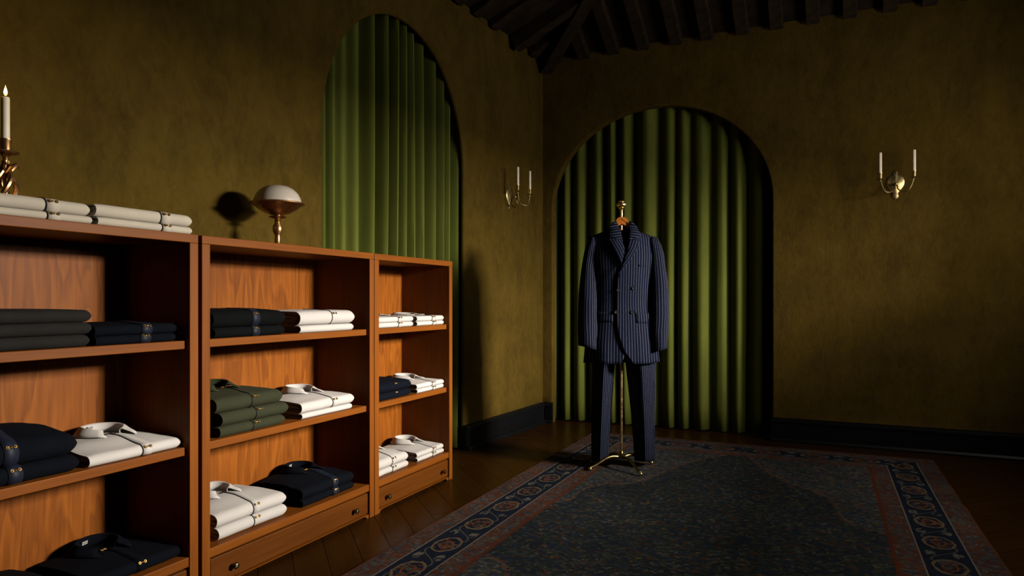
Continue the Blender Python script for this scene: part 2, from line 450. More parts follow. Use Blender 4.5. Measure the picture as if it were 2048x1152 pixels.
# left wall: local +x runs towards the camera, local +y must point out of the room
wl = arch_wall('wall_left', -0.10, 6.6, ZE, 1.772, 0.622, 1.765, 0.74, 0.030, WALL)
wl.location = (CX, CY, 0); wl.scale = (1, -1, 1); wl.rotation_euler = (0, 0, ANG)
struct(wl, 'olive brown limewashed wall with tall arched opening behind the shelves', 'wall')
bpy.context.view_layer.update()
# flip the mirrored wall into its mesh so that it carries no negative scale
wl.data.transform(Matrix.Diagonal((1, -1, 1, 1))); wl.data.flip_normals(); wl.scale = (1, 1, 1)
wb = arch_wall('wall_back', CX - 0.06, RX + 0.08, ZE, -1.12, 0.80, 1.655, 0.71, 0.075, WALL)
wb.location = (0, CY, 0); struct(wb, 'olive brown limewashed end wall with wide arched opening', 'wall')

# right wall with the window that lights the room
WY0, WY1, WZ0, WZ1 = 1.0, 4.40, 1.30, 1.895
mb = MB(); t = 0.08
mb.box((RX, YF, 0), (RX + t, CY + 0.08, WZ0)); mb.box((RX, YF, WZ1), (RX + t, CY + 0.08, ZE))
mb.box((RX, YF, WZ0), (RX + t, WY0, WZ1)); mb.box((RX, WY1, WZ0), (RX + t, CY + 0.08, WZ1))
struct(mb.build('wall_right', WALL, smooth=False), 'shadowed olive wall on the far right, pierced by a window', 'wall')
wn = struct(empty('window_1', (RX + 0.04, (WY0 + WY1) / 2, WZ0)), 'dark framed window in the right wall', 'window')
hw = (WY1 - WY0) / 2; hh = WZ1 - WZ0
for a, b in (((-.03, -hw, 0), (.03, -hw + .05, hh)), ((-.03, hw - .05, 0), (.03, hw, hh)), ((-.03, -hw, hh - .05), (.03, hw, hh)), ((-.03, -hw, 0), (.03, hw, .05))):
    MB().box(a, b).build('window_frame', BLACKP, wn, False)
struct(MB().box((CX - .6, YF - .08, 0), (RX + .08, YF, ZE)).build('wall_front', WALL, smooth=False), 'olive wall behind the viewer', 'wall')

# floor with herringbone parquet blocks
fl = MB().box((CX - .7, YF - .1, -0.06), (RX + .12, CY + .6, -0.006)).build('floor', FLOORM, smooth=False)
struct(fl, 'dark reddish brown herringbone parquet floor', 'floor')
PL, PW = 0.48, 0.12
pm = MB().box((-PL / 2 + .001, -PW / 2 + .001, -0.012), (PL / 2 - .001, PW / 2 - .001, 0.0)).mesh('plank', FLOORM, False)
cnt = 0
rug_x0, rug_x1, rug_y0, rug_y1 = -1.50, 0.585, 0.70, 4.685
cand = []
for i in range(-40, 41):
    for j in range(-14, 15):
        # herringbone lattice: pairs of perpendicular blocks
        for k in (0, 1):
            bx = i * PW + j * PL * 1.0; by = i * PW - j * PL * 1.0
            if k == 0: x, y, r = bx + PL / 2, by + PW / 2, 0.0
            else: x, y, r = bx + PW / 2 + PL, by + PL / 2, PI / 2
            if k == 1: x, y = bx + PL + PW / 2, by + PW - PL / 2
            c45, s45 = math.cos(PI / 4), math.sin(PI / 4)
            X = -1.5 + x * c45 - y * s45; Y = 3.2 + x * s45 + y * c45
            cand.append((X, Y, r + PI / 4))
vis = []
for X, Y, r in cand:
    if not (-2.2 < X < RX + .05 and 1.2 < Y < CY + .25): continue
    if rug_x0 + .35 < X < rug_x1 - .3 and rug_y0 < Y < rug_y1 - .3: continue
    if X < -2.05 + (Y - 5) * WS and Y < 3.3: continue
    zc = -ST * X + CT * Y
    if zc < .3 or abs((CT * X + ST * Y) / zc) > .85: continue
    if X < -1.95 and Y < 3.1: continue
    vis.append((zc, X, Y, r))
vis.sort()
for zc, X, Y, r in vis[:300]:
    o = bpy.data.objects.new('plank', pm); COL.objects.link(o); o.parent = fl; o.location = (X, Y, 0); o.rotation_euler = (0, 0, r)

# baseboards: flat board, small cap moulding and a shoe strip
def baseboard(name, x0, x1, label):
    prof = [(0, 0), (-.045, 0), (-.045, .012), (-.036, .024), (-.026, .026), (-.026, .125), (-.034, .130), (-.034, .142), (-.022, .152), (-.010, .158), (0, .158)]
    o = MB().prism(prof, x0, x1, 'x').build(name, BLACKP, smooth=False)
    return struct(o, label, 'baseboard')
def wall_pt(u, out=0.0): 
    n = Vector((-EU.y, EU.x, 0));
    p = Vector((CX, CY, 0)) + EU * u + n * (out if n.x > 0 else -out)
    return p
b1 = baseboard('baseboard_left', -1.155, -0.03, 'black painted baseboard along the left wall beside the arch')
b1.location = (CX, CY, 0); b1.rotation_euler = (0, 0, ANG + PI)
# plinth block return where the baseboard meets the curtained arch
b2 = baseboard('baseboard_back', -0.325, RX, 'black painted baseboard along the end wall under the sconce')
b2.location = (0, CY, 0)
b3 = baseboard('baseboard_back_corner', CX + .03, -1.915, 'short black baseboard stub in the far corner beside the arch'); b3.location = (0, CY, 0)
b4 = baseboard('baseboard_left_front', -6.4, -2.39, 'black baseboard behind the shelves'); b4.location = (CX, CY, 0); b4.rotation_euler = (0, 0, ANG + PI)

# ceiling: hipped deck with rafters
SLP = 0.49
apx = (CX + RX) / 2; ay = CY - (RX - CX) / 2
zr = ZE + SLP * (RX - CX) / 2
xl_front = CX - WS * (CY - YF)
mb = MB()
A = (CX - .03, CY + .03, ZE - .01); B = (RX + .03, CY + .03, ZE - .01); Cc = (apx, ay, zr); D = (apx, YF, zr); E_ = (xl_front - .03, YF, ZE - .01); F = (RX + .03, YF, ZE - .01)
for poly in ((A, B, Cc), (A, Cc, D, E_), (B, F, D, Cc)):
    k = len(mb.v); mb.v += list(poly); mb.v += [(p[0], p[1], p[2] + .05) for p in poly]; n = len(poly)
    mb.face(range(k, k + n)); mb.face([k + 2 * n - 1 - i for i in range(n)])
    for i in range(n): mb.face([k + i, k + (i + 1) % n, k + n + (i + 1) % n, k + n + i])
ceil = struct(mb.build('ceiling', DECK, smooth=False), 'dark timber hipped ceiling with exposed rafters', 'ceiling')
def rafter(p0, p1, w, h):
    p0, p1 = Vector(p0), Vector(p1); d = (p1 - p0); L = d.length; d.normalize()
    side = d.cross(Vector((0, 0, 1))).normalized(); up = side.cross(d)
    me = MB().box((0, -w / 2, -h), (L, w / 2, 0)).mesh('rafter', BEAM, False)
    o = bpy.data.objects.new('rafter', me); COL.objects.link(o); o.parent = ceil
    o.matrix_world = Matrix((( d.x, side.x, up.x, p0.x), (d.y, side.y, up.y, p0.y), (d.z, side.z, up.z, p0.z), (0, 0, 0, 1)))
    m = o.modifiers.new('edge', 'BEVEL'); m.width = 0.006; m.segments = 1
    return o
random.seed(3)
for X in (-1.835, -1.609, -1.377, -1.153, -.917, -.703, -.467, -.247, -.024, .194, .422, .638, .86, 1.08, 1.3):
    run = max(.12, min(X - CX, RX - X, 1.8) - .03)
    X -= 0.045
    rafter((X, CY + .0, ZE - .002), (X, CY - run, ZE - .002 + SLP * run), .088, .062)
for i, (u, h) in enumerate([(.231, .06), (.523, .115), (.814, .055), (1.039, .05), (1.26, .055)] + [(1.26 + .24 * q, .058) for q in range(1, 15)]):
    p = wall_pt(u); run = max(.15, min(u * .97, 1.8) - .03)
    rafter((p.x, p.y, ZE), (p.x + run, p.y, ZE + SLP * run), .085, h)
rafter((CX + .01, CY - .01, ZE - .005), (CX + 1.7, CY - 1.7, ZE - .005 + SLP * 1.7), .10, .13)
for q in range(12):
    y = CY - .5 - q * .4
    run = min(CY - y, 1.8) - .03
    rafter((RX, y, ZE), (RX - run, y, ZE + SLP * run), .085, .07)

# ------------------------------------------------------------------ curtains
def curtain(name, width, height, lam, amp, seed, label, tri=False, jit=.62):
    nx, nz = int(width / 0.006), 14; rows = []
    random.seed(seed)
    for k in range(nz + 1):
        z = height * k / nz; row = []
        for i in range(nx + 1):
            u = width * i / nx
            ph = 2 * PI * (u / lam + jit * noise.noise((u * 3.6 + seed, seed, 0)) + .035 * noise.noise((u * 2.2, z * .9, seed)))
            a = amp * (0.9 + .75 * noise.noise((u * 4.7, 9 + seed, z * .25)))
            s = 2 * abs(math.sin(ph / 2)) ** 1.15 - 1 + .25 * math.sin(ph * 2 + 1.3 * seed)
            if tri: s = math.sin(ph) + .20 * math.sin(2 * ph + seed)
            y = -a * s
            row.append((u - width / 2 + (0 if tri else a * .45 * math.sin(ph)), y, z + .004 * noise.noise((u * 6, 3, seed)) * (k == 0)))
        rows.append(row)
    mb = MB(); mb.grid(rows)
    o = mb.build(name, VELVET, None, solid=.004)
    return tag(o, label, 'curtain', 'green velvet curtains in the arches')
cb = curtain('velvet_curtain', 1.86, 2.52, .134, .040, 2, 'green velvet curtain filling the wide arch behind the suit', True)
cb.location = (-1.12, CY + .135, .012)
cl = curtain('velvet_curtain', 1.50, 2.60, .092, .044, 7, 'green velvet curtain in the tall arch behind the shelves', True, .42)
p = wall_pt(1.772); n_out = Vector((EU.y, -EU.x, 0))
if n_out.x > 0: n_out = -n_out
cl.location = p + n_out * .086 + EU * .02 + Vector((0, 0, .012)); cl.rotation_euler = (0, 0, ANG + PI)

# ------------------------------------------------------------------ rug
hx, hy = (rug_x1 - rug_x0) / 2, (rug_y1 - rug_y0) / 2
RUG = mat_rug(hx, hy)
mb = MB(); nx, ny = 42, 80
rr = [[(-hx + 2 * hx * i / nx + (.006 * noise.noise((j * .35, 0, 1)) if i in (0, nx) else 0), -hy + 2 * hy * j / ny, .011 + .0012 * noise.noise((i * .3, j * .3, 4))) for i in range(nx + 1)] for j in range(ny + 1)]
mb.grid(rr)
outline = rr[0] + [r[-1] for r in rr[1:]] + rr[-1][::-1][1:] + [r[0] for r in rr[::-1][1:]]
mb.grid([outline, [(p[0], p[1], .001) for p in outline]])
rug = mb.build('persian_rug', RUG); rug.location = ((rug_x0 + rug_x1) / 2, (rug_y0 + rug_y1) / 2, 0)
tag(rug, 'large blue grey Persian rug with navy medallion border under the suit stand', 'rug')

# ------------------------------------------------------------------ shelving units
XF = -1.802; XB = -2.112; ST_ = .032; ZS = (.824, .490, .147); TOPZ = 1.158
def unit(y0, y1, label):
    loc = Vector(((XF + XB) / 2, (y0 + y1) / 2, 0))
    root = empty('shelving_unit', loc, 0, label, 'bookcase', 'walnut shelving units')
    def P(name, a, b, mat, par=root, bev=.002):
        a = Vector(a) - loc; b = Vector(b) - loc
        return MB().box(a, b).build(name, mat, par, False, bev)
    P('top_panel', (XB, y0, TOPZ - .027), (XF, y1, TOPZ), WOOD_Y)
    P('side_panel', (XB, y0, 0), (XF, y0 + ST_, TOPZ - .027), WOOD_Z)
    P('side_panel', (XB, y1 - ST_, 0), (XF, y1, TOPZ - .027), WOOD_Z)
    P('back_panel', (XB, y0 + ST_, .05), (XB + .010, y1 - ST_, TOPZ - .027), WOOD_B, root, 0)
    for z in ZS[:2]:
        P('shelf', (XB + .010, y0 + ST_, z - .026), (XF - .018, y1 - ST_, z), WOOD_Y)
    P('bottom_shelf', (XB + .010, y0 + ST_, ZS[2] - .030), (XF - .004, y1 - ST_, ZS[2]), WOOD_Y)
    # base rail with shaped bracket feet
    ya, yb = y0 + ST_, y1 - ST_; mb = MB()
    def R(y): return y - loc.y
    poly = [(R(ya), 0.0), (R(ya) + .012, 0.0), (R(ya) + .022, .010), (R(ya) + .04, .013), (R(yb) - .04, .013), (R(yb) - .022, .010), (R(yb) - .012, 0), (R(yb), 0), (R(yb), .016), (R(ya), .016)]
    mb.prism(poly, XF - .028 - loc.x, XF - .006 - loc.x, 'x').build('base_rail', WOOD_Y, root, False)
    P('drawer_surround', (XB + .010, ya, .016), (XF - .035, yb, ZS[2] - .030), BLACKP, root, 0)
    dr = P('drawer', (XF - .035, ya + .006, .022), (XF - .006, yb - .006, ZS[2] - .037), WOOD_D, root, .003)
    w = y1 - y0
    for yy in (y0 + .14 * w, y1 - .15 * w):
        kb = MB(); pr = [(.0055, 0), (.005, .006), (.0045, .009), (.0095, .013), (.0115, .018), (.009, .023), (.004, .025), (0.0001, .0255)]
        rows = [[(z, r * math.cos(2 * PI * i / 16), r * math.sin(2 * PI * i / 16)) for i in range(16)] for r, z in pr]
        kb.grid(rows, closed=True)
        k = kb.build('knob', KNOB, dr); k.location = (XF - .006 - loc.x, yy - loc.y, .062)
    return root
unit(.640, 1.555, 'walnut shelving unit nearest the candlestick, cut by the left edge')
unit(1.569, 2.485, 'middle walnut shelving unit with the mushroom lamp on top')
unit(2.489, 3.181, 'narrow walnut shelving unit next to the arch and floor')

# ------------------------------------------------------------------ folded garments
def smooth(t): t = max(0., min(1., t)); return t * t * (3 - 2 * t)
def garment(label, cat, name, mat, y0, y1, z, H, xf=-1.83, D=.255, puff=0., collar=False, placket=.56, line=True, strip=None, clasp=True,
            lay=None, seed=0, rz=0., ch=1., tagged=False, group=None, neck=(.02, .70), soft=0.):
    Wd = y1 - y0; t = .0045 if H > .03 else .0035; R = H / 2; re = H * .62
    root = empty(name, (xf, y0, z), PI / 2 + rz, label, cat, group)
    rnd = random.Random(seed)
    rx = min(R, .03)
    def prof(nb=6, na=10, nt=16):
        pts = [(D - (D - rx) * i / nb, 0., 0.) for i in range(nb)]
        pts += [(rx - rx * math.sin(PI * i / na), R - R * math.cos(PI * i / na), 1.) for i in range(na + 1)]
        pts += [(rx + (D - rx) * i / nt, H, 2.) for i in range(1, nt + 1)]
        return pts
    def mod(x, y, zz, inset=0.):
        q = max(0., (x - (Wd - re)) / re); k = max(0., 1 - q ** 2.5) ** (1 / 2.5)
        k0 = 1 - .10 * (1 - smooth(x / .03)); k = max(k, .0)
        up = zz / H
        zz2 = R + (zz - R) * (k if up > .5 else max(k, .0)) * (k0 if up > .5 else 1)
        yy = y + (1 - k) * .010 * (1 if y < D * .5 else -1)
        if y < rx * 1.6: yy += (.0028 * noise.noise((x * 16, zz * 30, seed)) + .004 * noise.noise((x * 5, seed, 1))) * (k)
        if up > .5:
            b = puff * smooth(y / (D * .45)) * (1 - .55 * smooth((y - D * .6) / (D * .4))) * math.sin(PI * min(1, max(0, (x + .03) / (Wd + .03)))) ** .6
            b += soft * noise.noise((x * 14, y * 14, seed + 3)) * smooth(y / .05) * k
            zz2 += b * (up - .5) * 2 * k
            q2 = max(0., (y - (D - .02)) / .02); zz2 -= (1 - math.sqrt(max(0, 1 - q2 * q2 * .96))) * H * .45
        return (x, yy, zz2)
    xs = [0, .004, .012, .024] + [.024 + (Wd - re - .024) * i / 14 for i in range(1, 15)] + [Wd - re + re * math.sin(PI / 2 * i / 6) for i in range(1, 7)]
    P = prof(); mb = MB()
    outer = [[mod(x, y, zz) for y, zz, _ in P] for x in xs]
    def ins(y, zz, tt):
        if _seg == 0: return (y, zz + tt)
        return (y, zz)
    Pin = []
    for y, zz, sg in P:
        s_ = (H - 2 * t) / H; Pin.append((t + (y) * (D - t) / D, R + (zz - R) * s_))
    inner = [[mod(x, y, zz) for y, zz in Pin] for x in xs[:12]]
    mb.grid(outer); mb.grid(inner, flip=True)
    mb.grid([outer[0], inner[0]]); mb.grid([[outer[-1][0]] + [r[0] for r in outer[::-1][1:]], [outer[-1][-1]] + [r[-1] for r in outer[::-1][1:]]])
    mb.build('folded_body', mat, root)
    # layers of cloth seen at the open end
    n = max(2, int((H - 2 * t) / .010)); lh = (H - 2 * t) / n; lb = MB()
    for i in range(n):
        z0 = t + lh * i; th = lh * .86; x0 = .006 + .012 * rnd.random(); y0_ = rx * .5 + .010 * rnd.random()
        sec = []
        M = 14
        for q in range(M + 1):
            yy = y0_ + (D - .03 - y0_) * q / M
            w = .22 * lh * math.sin(yy * 38 + i * 1.3 + seed)
            hh = th * math.sqrt(max(0.05, 1 - max(0, 1 - q / 1.5) ** 2))
            sec.append((yy, z0 + lh / 2 + w - hh / 2, z0 + lh / 2 + w + hh / 2))
        loop = [(a, b) for a, b, c in sec] + [(a, c) for a, b, c in sec[::-1]]
        rows = [[(x0 + (.002 if False else 0), a, b) for a, b in loop], [(Wd * .8, a, b) for a, b in loop]]
        k = lb.grid(rows, closed=True); lb.face(range(k, k + len(loop)))
    lb.build('inner_layers', lay or mat, root)
    # front placket running from the neck over the front fold
    px = placket * Wd
    def over(x, off, yback=.62):
        out = []
        for y, zz, sg in P:
            if sg == 0 or (sg == 2 and y > D * yback): continue
            a = Vector(mod(x, y, zz)); c = Vector(mod(x, y + (.0 if sg == 2 else rx * .6), zz if sg == 2 else R + (zz - R) * .4))
            nrm = Vector((0, 0, 1)) if sg == 2 else Vector((0, -(rx - y) / max(rx, 1e-4), (zz - R) / R)).normalized()
            out.append(a + nrm * off)
        return out
    if strip:
        oo = .0014 if strip is TAB else .0006
        a0 = over(px, oo); a1 = over(px + .034, oo)
        sb = MB(); sb.grid([a0, a1]); sb.build('placket_band', strip, root, solid=oo)
    if line:
        MB().tube(over(px, .0009), .0018, 6).build('placket_piping', DARKLINE, root)
    if clasp:
        top = over(px + .004, .002); i = int(10 * .70)
        a = top[min(i, len(top) - 1)]; b = top[max(0, i - 1)]
        cbm = MB(); x0 = a.x + .001
        for dx in (.004, .0215):
            cbm.torus((dx, 0, 0), .0034, .0013, 'y', 12, 6)
        cbm.tube([(.0065, 0, 0), (.010, -.0012, .0004), (.0128, 0, 0), (.0155, -.0012, -.0004), (.019, 0, 0)], .0014, 6)
        cbm.ball((.0128, -.0003, 0), .0026, 8, 6)
        o = cbm.build('clasp', GOLD, root); o.location = (x0, a.y - .001, a.z); o.rotation_euler = (-.5, 0, 0)
    if collar:
        cx, cy = px + neck[0] * Wd - .004, D * neck[1]
        zt = mod(cx, cy, H)[2]
        rows = []; N = 22
        for i in range(N + 1):
            a = (-1 + 2 * i / N) * math.radians(150)
            ra, rb = .052, .046
            bx, by = cx + ra * math.sin(a), cy + rb * math.cos(a)
            nx, ny = math.sin(a), math.cos(a)
            f = abs(a) / math.radians(150)
            hgt = .034 * ch * (1 - .50 * f ** 2); leaf = .030 + .014 * f ** 4
            def zg(xx, yy): return mod(max(.01, min(Wd - .02, xx)), max(.02, min(D - .03, yy)), H)[2]
            zb = zg(bx, by) - .002
            pts = [(bx + nx * .002, by + ny * .002, zb), (bx, by, zb + hgt * .55), (bx + nx * .003, by + ny * .003, zb + hgt * .93), (bx + nx * .007, by + ny * .007, zb + hgt),
                   (bx + nx * .012, by + ny * .012, zb + hgt * .88), (bx + nx * leaf * .7, by + ny * leaf * .7, zb + hgt * .45)]
            ex, ey = bx + nx * leaf, by + ny * leaf
            if f > .8: ey -= .012 * (f - .8) / .2
            pts.append((ex, ey, zg(ex, ey) + .0035))
            rows.append(pts)
        cm = MB(); cm.grid(rows); cm.build('collar', mat, root, solid=.0022)
        # button clasp at the neck
        nb = MB(); zz = mod(px, cy - .05, H)[2]
        nb.torus((0, 0, .002), .004, .0013, 'z', 12, 6); nb.torus((.012, .003, .002), .004, .0013, 'z', 12, 6); nb.tube([(.003, 0, .003), (.009, .002, .003)], .0015, 6)
        o = nb.build('neck_clasp', GOLD if max(mat.node_tree.nodes['Principled BSDF'].inputs['Sheen Tint'].default_value[:3]) < .3 else DARKLINE, root); o.location = (px - .014, cy - .046, zz + .002)
        if tagged:
            lb2 = MB().box((-.010, -.0006, 0), (.010, .0006, .010)).build('neck_label', LABELM, root, False)
            lb2.location = (cx - .012, cy + .040, zt + .010); lb2.rotation_euler = (.15, 0, .2)
            tx = MB()
            for q in range(5): tx.box((-.008 + q * .0034, -.0009, .0035), (-.0058 + q * .0034, -.0006, .0062 + .001 * (q % 2)))
            tx.build('lettering', INK, lb2, False)
    return root

S1, S2, S3 = ZS
gi = [0]
def g_(label, cat, name, mat, y0, y1, z, H, **k):
    gi[0] += 1; return garment(label, cat, name, mat, y0, y1, z, H, seed=gi[0] * 7, **k)
# top of the first unit
T = TOPZ
grp = 'ecru garments on top of the shelves'
kw = dict(strip=CREAM, group=grp, placket=.64, D=.145, xf=-1.815)
g_('lower ecru folded shirt in the stack below the candlestick', 'folded shirt', 'folded_shirt', CREAM, .885, 1.222, T, .021, **kw)
g_('upper ecru folded shirt in the stack below the candlestick', 'folded shirt', 'folded_shirt', CREAM, .885, 1.217, T + .021, .034, puff=.004, **kw)
g_('lower ecru folded shirt of the pair at the right end of the first unit top', 'folded shirt', 'folded_shirt', CREAM, 1.236, 1.548, T, .024, **kw)
g_('upper ecru folded shirt of the pair at the right end of the first unit top', 'folded shirt', 'folded_shirt', CREAM, 1.230, 1.548, T + .024, .036, puff=.003, **kw)
# first unit
for i, w in enumerate(('bottom', 'middle', 'top')):
    g_('%s charcoal folded trousers in the stack of three' % w, 'folded trousers', 'folded_trousers', CHAR, .900, 1.232 - .003 * (2 - i) * (i != 1), S1 + .0335 * i, .0335, clasp=False, line=False, placket=.5, group='charcoal trousers', puff=.004 * (i == 2))
g_('lower dark navy cable knit beside the charcoal trousers', 'folded sweater', 'folded_sweater', NAVYK, 1.240, 1.500, S1, .026, line=False, strip=TAB, placket=.52, group='cable knits')
g_('upper dark navy cable knit beside the charcoal trousers', 'folded sweater', 'folded_sweater', NAVYK, 1.238, 1.505, S1 + .026, .030, line=False, strip=TAB, placket=.53, puff=.006, group='cable knits')
g_('lower navy sweater with satin tab at the left end of the first unit middle shelf', 'folded sweater', 'folded_sweater', NAVY, .880, 1.198, S2, .045, line=False, strip=TAB, placket=.43, group='thick navy sweaters')
g_('thick upper navy sweater with satin tab beside the single white polo', 'folded sweater', 'folded_sweater', NAVY, .880, 1.192, S2 + .045, .062, line=False, strip=TAB, placket=.41, puff=.030, soft=.004, group='thick navy sweaters')
g_('single white polo with raised collar on the first unit middle shelf', 'polo shirt', 'polo_shirt', WHITE, 1.222, 1.518, S2, .032, collar=True, tagged=True, placket=.54, puff=.022, strip=WHITE, soft=.004, D=.262)
g_('dark navy folded sweater cut by the bottom left corner of the photo', 'folded sweater', 'folded_sweater', NAVY, .760, 1.175, S3, .050, line=False, clasp=False, puff=.03, soft=.004)
g_('dark navy polo with pale neck label on the first unit lowest shelf', 'polo shirt', 'polo_shirt', NAVY, 1.225, 1.522, S3, .036, collar=True, tagged=True, line=False, strip=NAVY, placket=.47, puff=.014, soft=.003, D=.262)
# middle unit
g_('lower black navy folded sweater on the middle unit top shelf', 'folded sweater', 'folded_sweater', NAVYB, 1.645, 1.972, S1, .035, line=False, strip=TAB, placket=.50, group='black navy sweaters')
g_('upper black navy folded sweater on the middle unit top shelf', 'folded sweater', 'folded_sweater', NAVYB, 1.640, 1.978, S1 + .035, .056, line=False, strip=TAB, placket=.50, puff=.008, soft=.003, group='black navy sweaters')
g_('lower white folded shirt beside the black navy sweaters', 'folded shirt', 'folded_shirt', WHITE, 2.050, 2.382, S1, .029, line=False, clasp=False, group='white shirts beside navy sweaters')
g_('upper white folded shirt with dark piping beside the black navy sweaters', 'folded shirt', 'folded_shirt', WHITE, 2.050, 2.392, S1 + .029, .056, placket=.55, puff=.004, group='white shirts beside navy sweaters')
g_('lowest moss green folded shirt in the stack of three', 'folded shirt', 'folded_shirt', GREEN, 1.668, 1.975, S2, .036, placket=.47, group='green shirts')
g_('middle moss green folded shirt in the stack of three', 'folded shirt', 'folded_shirt', GREEN, 1.676, 1.992, S2 + .036, .046, placket=.48, group='green shirts')
g_('topmost moss green folded polo with collar in the stack of three', 'folded shirt', 'folded_shirt', GREEN, 1.652, 1.962, S2 + .082, .050, placket=.50, puff=.012, collar=True, group='green shirts', soft=.002, neck=(-.04, .70))
g_('lower white folded shirt beside the green stack', 'folded shirt', 'folded_shirt', WHITE, 2.060, 2.372, S2, .022, line=False, clasp=False, group='white shirts beside green stack')
g_('upper white polo with raised collar beside the green stack', 'polo shirt', 'polo_shirt', WHITE, 2.060, 2.388, S2 + .022, .040, collar=True, placket=.55, puff=.016, strip=WHITE, group='white shirts beside green stack', soft=.003)
g_('lower white folded shirt in front on the middle unit lowest shelf', 'folded shirt', 'folded_shirt', WHITE, 1.662, 1.985, S3, .043, placket=.48, group='white shirts on the lowest shelf')
g_('upper white polo with large collar on the middle unit lowest shelf', 'polo shirt', 'polo_shirt', WHITE, 1.655, 1.980, S3 + .043, .046, collar=True, placket=.49, puff=.020, strip=WHITE, group='white shirts on the lowest shelf', soft=.003, neck=(-.03, .72))
g_('lower navy folded polo behind the white pair on the middle unit lowest shelf', 'polo shirt', 'polo_shirt', NAVY, 2.066, 2.385, S3, .030, line=False, strip=TAB, placket=.56, group='navy polos')
g_('upper navy polo with gold neck clasp on the middle unit lowest shelf', 'polo shirt', 'polo_shirt', NAVY, 2.062, 2.388, S3 + .030, .042, collar=True, tagged=True, line=False, strip=TAB, placket=.55, puff=.022, group='navy polos', soft=.003)
# narrow unit
def pair(labels, mats, y0, y1, z, h0, h1, cat='folded shirt', nm='folded_shirt', **k):
    k2 = dict(k); k2.pop('collar', None); k2.pop('puff', None); k2.pop('soft', None)
    g_(labels[0], cat, nm, mats, y0, y1, z, h0, D=.24, **k2); g_(labels[1], cat, nm, mats, y0 - .003, y1, z + h0, h1, D=.24, **k)
pair(('lower white shirt at left on the narrow unit top shelf', 'upper white shirt at left on the narrow unit top shelf'), WHITE, 2.548, 2.848, S1, .024, .026, placket=.56, puff=.003, strip=WHITE, group='white shirts on the narrow top shelf', collar=True, ch=.45)
pair(('lower white shirt at right on the narrow unit top shelf', 'upper white shirt at right on the narrow unit top shelf'), WHITE, 2.880, 3.143, S1, .022, .026, placket=.55, puff=.003, strip=WHITE, group='white shirts on the narrow top shelf', collar=True, ch=.45)
pair(('lower navy rib knit sweater on the narrow unit middle shelf', 'upper navy rib knit sweater on the narrow unit middle shelf'), NAVYR, 2.550, 2.832, S2, .034, .044, 'folded sweater', 'folded_sweater', placket=.46, line=False, puff=.014, group='rib knit sweaters')
pair(('lower white shirt beside the rib knit sweaters', 'upper white shirt with collar beside the rib knit sweaters'), WHITE, 2.880, 3.143, S2, .020, .024, placket=.55, puff=.010, strip=WHITE, group='white shirts beside rib knits', collar=True, ch=.8)
pair(('lower white shirt at left above the narrow unit drawer', 'upper rumpled white polo at left above the narrow unit drawer'), WHITE, 2.530, 2.806, S3, .030, .044, placket=.50, puff=.020, strip=WHITE, group='white shirts above the drawer', soft=.005, collar=True)
pair(('lower white shirt at right above the narrow unit drawer', 'upper white polo with open collar at right above the narrow unit drawer'), WHITE, 2.880, 3.143, S3, .022, .026, placket=.56, puff=.016, strip=WHITE, group='white shirts above the drawer', collar=True)

# ------------------------------------------------------------------ table lamp
lp = empty('table_lamp', (-2.0, 2.108, TOPZ), 0, 'bronze mushroom table lamp with white glass dome on the middle unit', 'lamp')
MB().lathe([(.034, 0), (.034, .004), (.026, .008), (.016, .014), (.011, .022), (.0105, .050), (.012, .056), (.0175, .066), (.0185, .078), (.0165, .088), (.011, .098), (.010, .104), (.013, .107), (.010, .110), (.012, .114), (.030, .119), (.034, .122), (.030, .124), (.013, .126), (.012, .132), (.016, .136)], 28).build('stem', BRONZE, lp)
MB().lathe([(.0001, .128), (.030, .129), (.062, .136), (.095, .150), (.115, .163), (.130, .168), (.137, .171), (.138, .174), (.134, .176), (.120, .176), (.100, .160), (.050, .142), (.0001, .138)], 48, (0, 0, 0), .735, .735).build('bowl', BRONZE, lp)
MB().lathe([(.1185, .174), (.1175, .183), (.112, .198), (.100, .213), (.082, .226), (.058, .236), (.030, .241), (.0001, .2425)], 48, (0, 0, 0), .735, .735).build('glass_dome', OPAL, lp, solid=.002)

lp.scale = (1.05, 1.05, 1.05)
# ------------------------------------------------------------------ candlestick with a lit candle
CPX, CPY = -2.015, 1.112
cs = empty('candlestick', (CPX, CPY, TOPZ), 0, 'ornate bronze candlestick of twisting leaves behind the ecru shirts', 'candlestick')
MB().lathe([(.050, 0), (.050, .006), (.040, .012), (.022, .020), (.012, .030), (.010, .045)], 24).build('base', BRONZE, cs)
sw = MB()
for k in range(4):
    a0 = k * PI / 2
    pts = []; rad = []
    for i in range(15):
        t = i / 14; a = a0 + 2.6 * t; r = .005 + .020 * math.sin(PI * min(1, t * 1.1)) ** 1.2
        pts.append((r * math.cos(a), r * math.sin(a), .035 + .135 * t)); rad.append(.0062 * (1 - .45 * abs(2 * t - 1)) + .001)
    sw.tube(pts, rad, 8)
sw.tube([(0, 0, .03), (0, 0, .175)], .006, 10)
sw.build('twisted_stem', BRONZE, cs)
lf = MB()
for k in range(6):
    a = k * PI / 3
    pts = [(.006 * math.cos(a), .006 * math.sin(a), .135), (.020 * math.cos(a + .3), .020 * math.sin(a + .3), .155), (.029 * math.cos(a + .5), .029 * math.sin(a + .5), .162), (.034 * math.cos(a + .6), .034 * math.sin(a + .6), .154)]
    lf.tube(pts, [.004, .0055, .004, .0012], 6)
lf.build('leaf_ornament', BRONZE, cs)
MB().lathe([(.006, .165), (.007, .180), (.012, .186), (.030, .190), (.033, .194), (.030, .196), (.012, .196), (.0135, .200), (.0135, .222), (.016, .226), (.016, .229), (.0105, .229), (.0105, .224), (.0001, .224)], 24).build('drip_pan', BRONZE, cs)
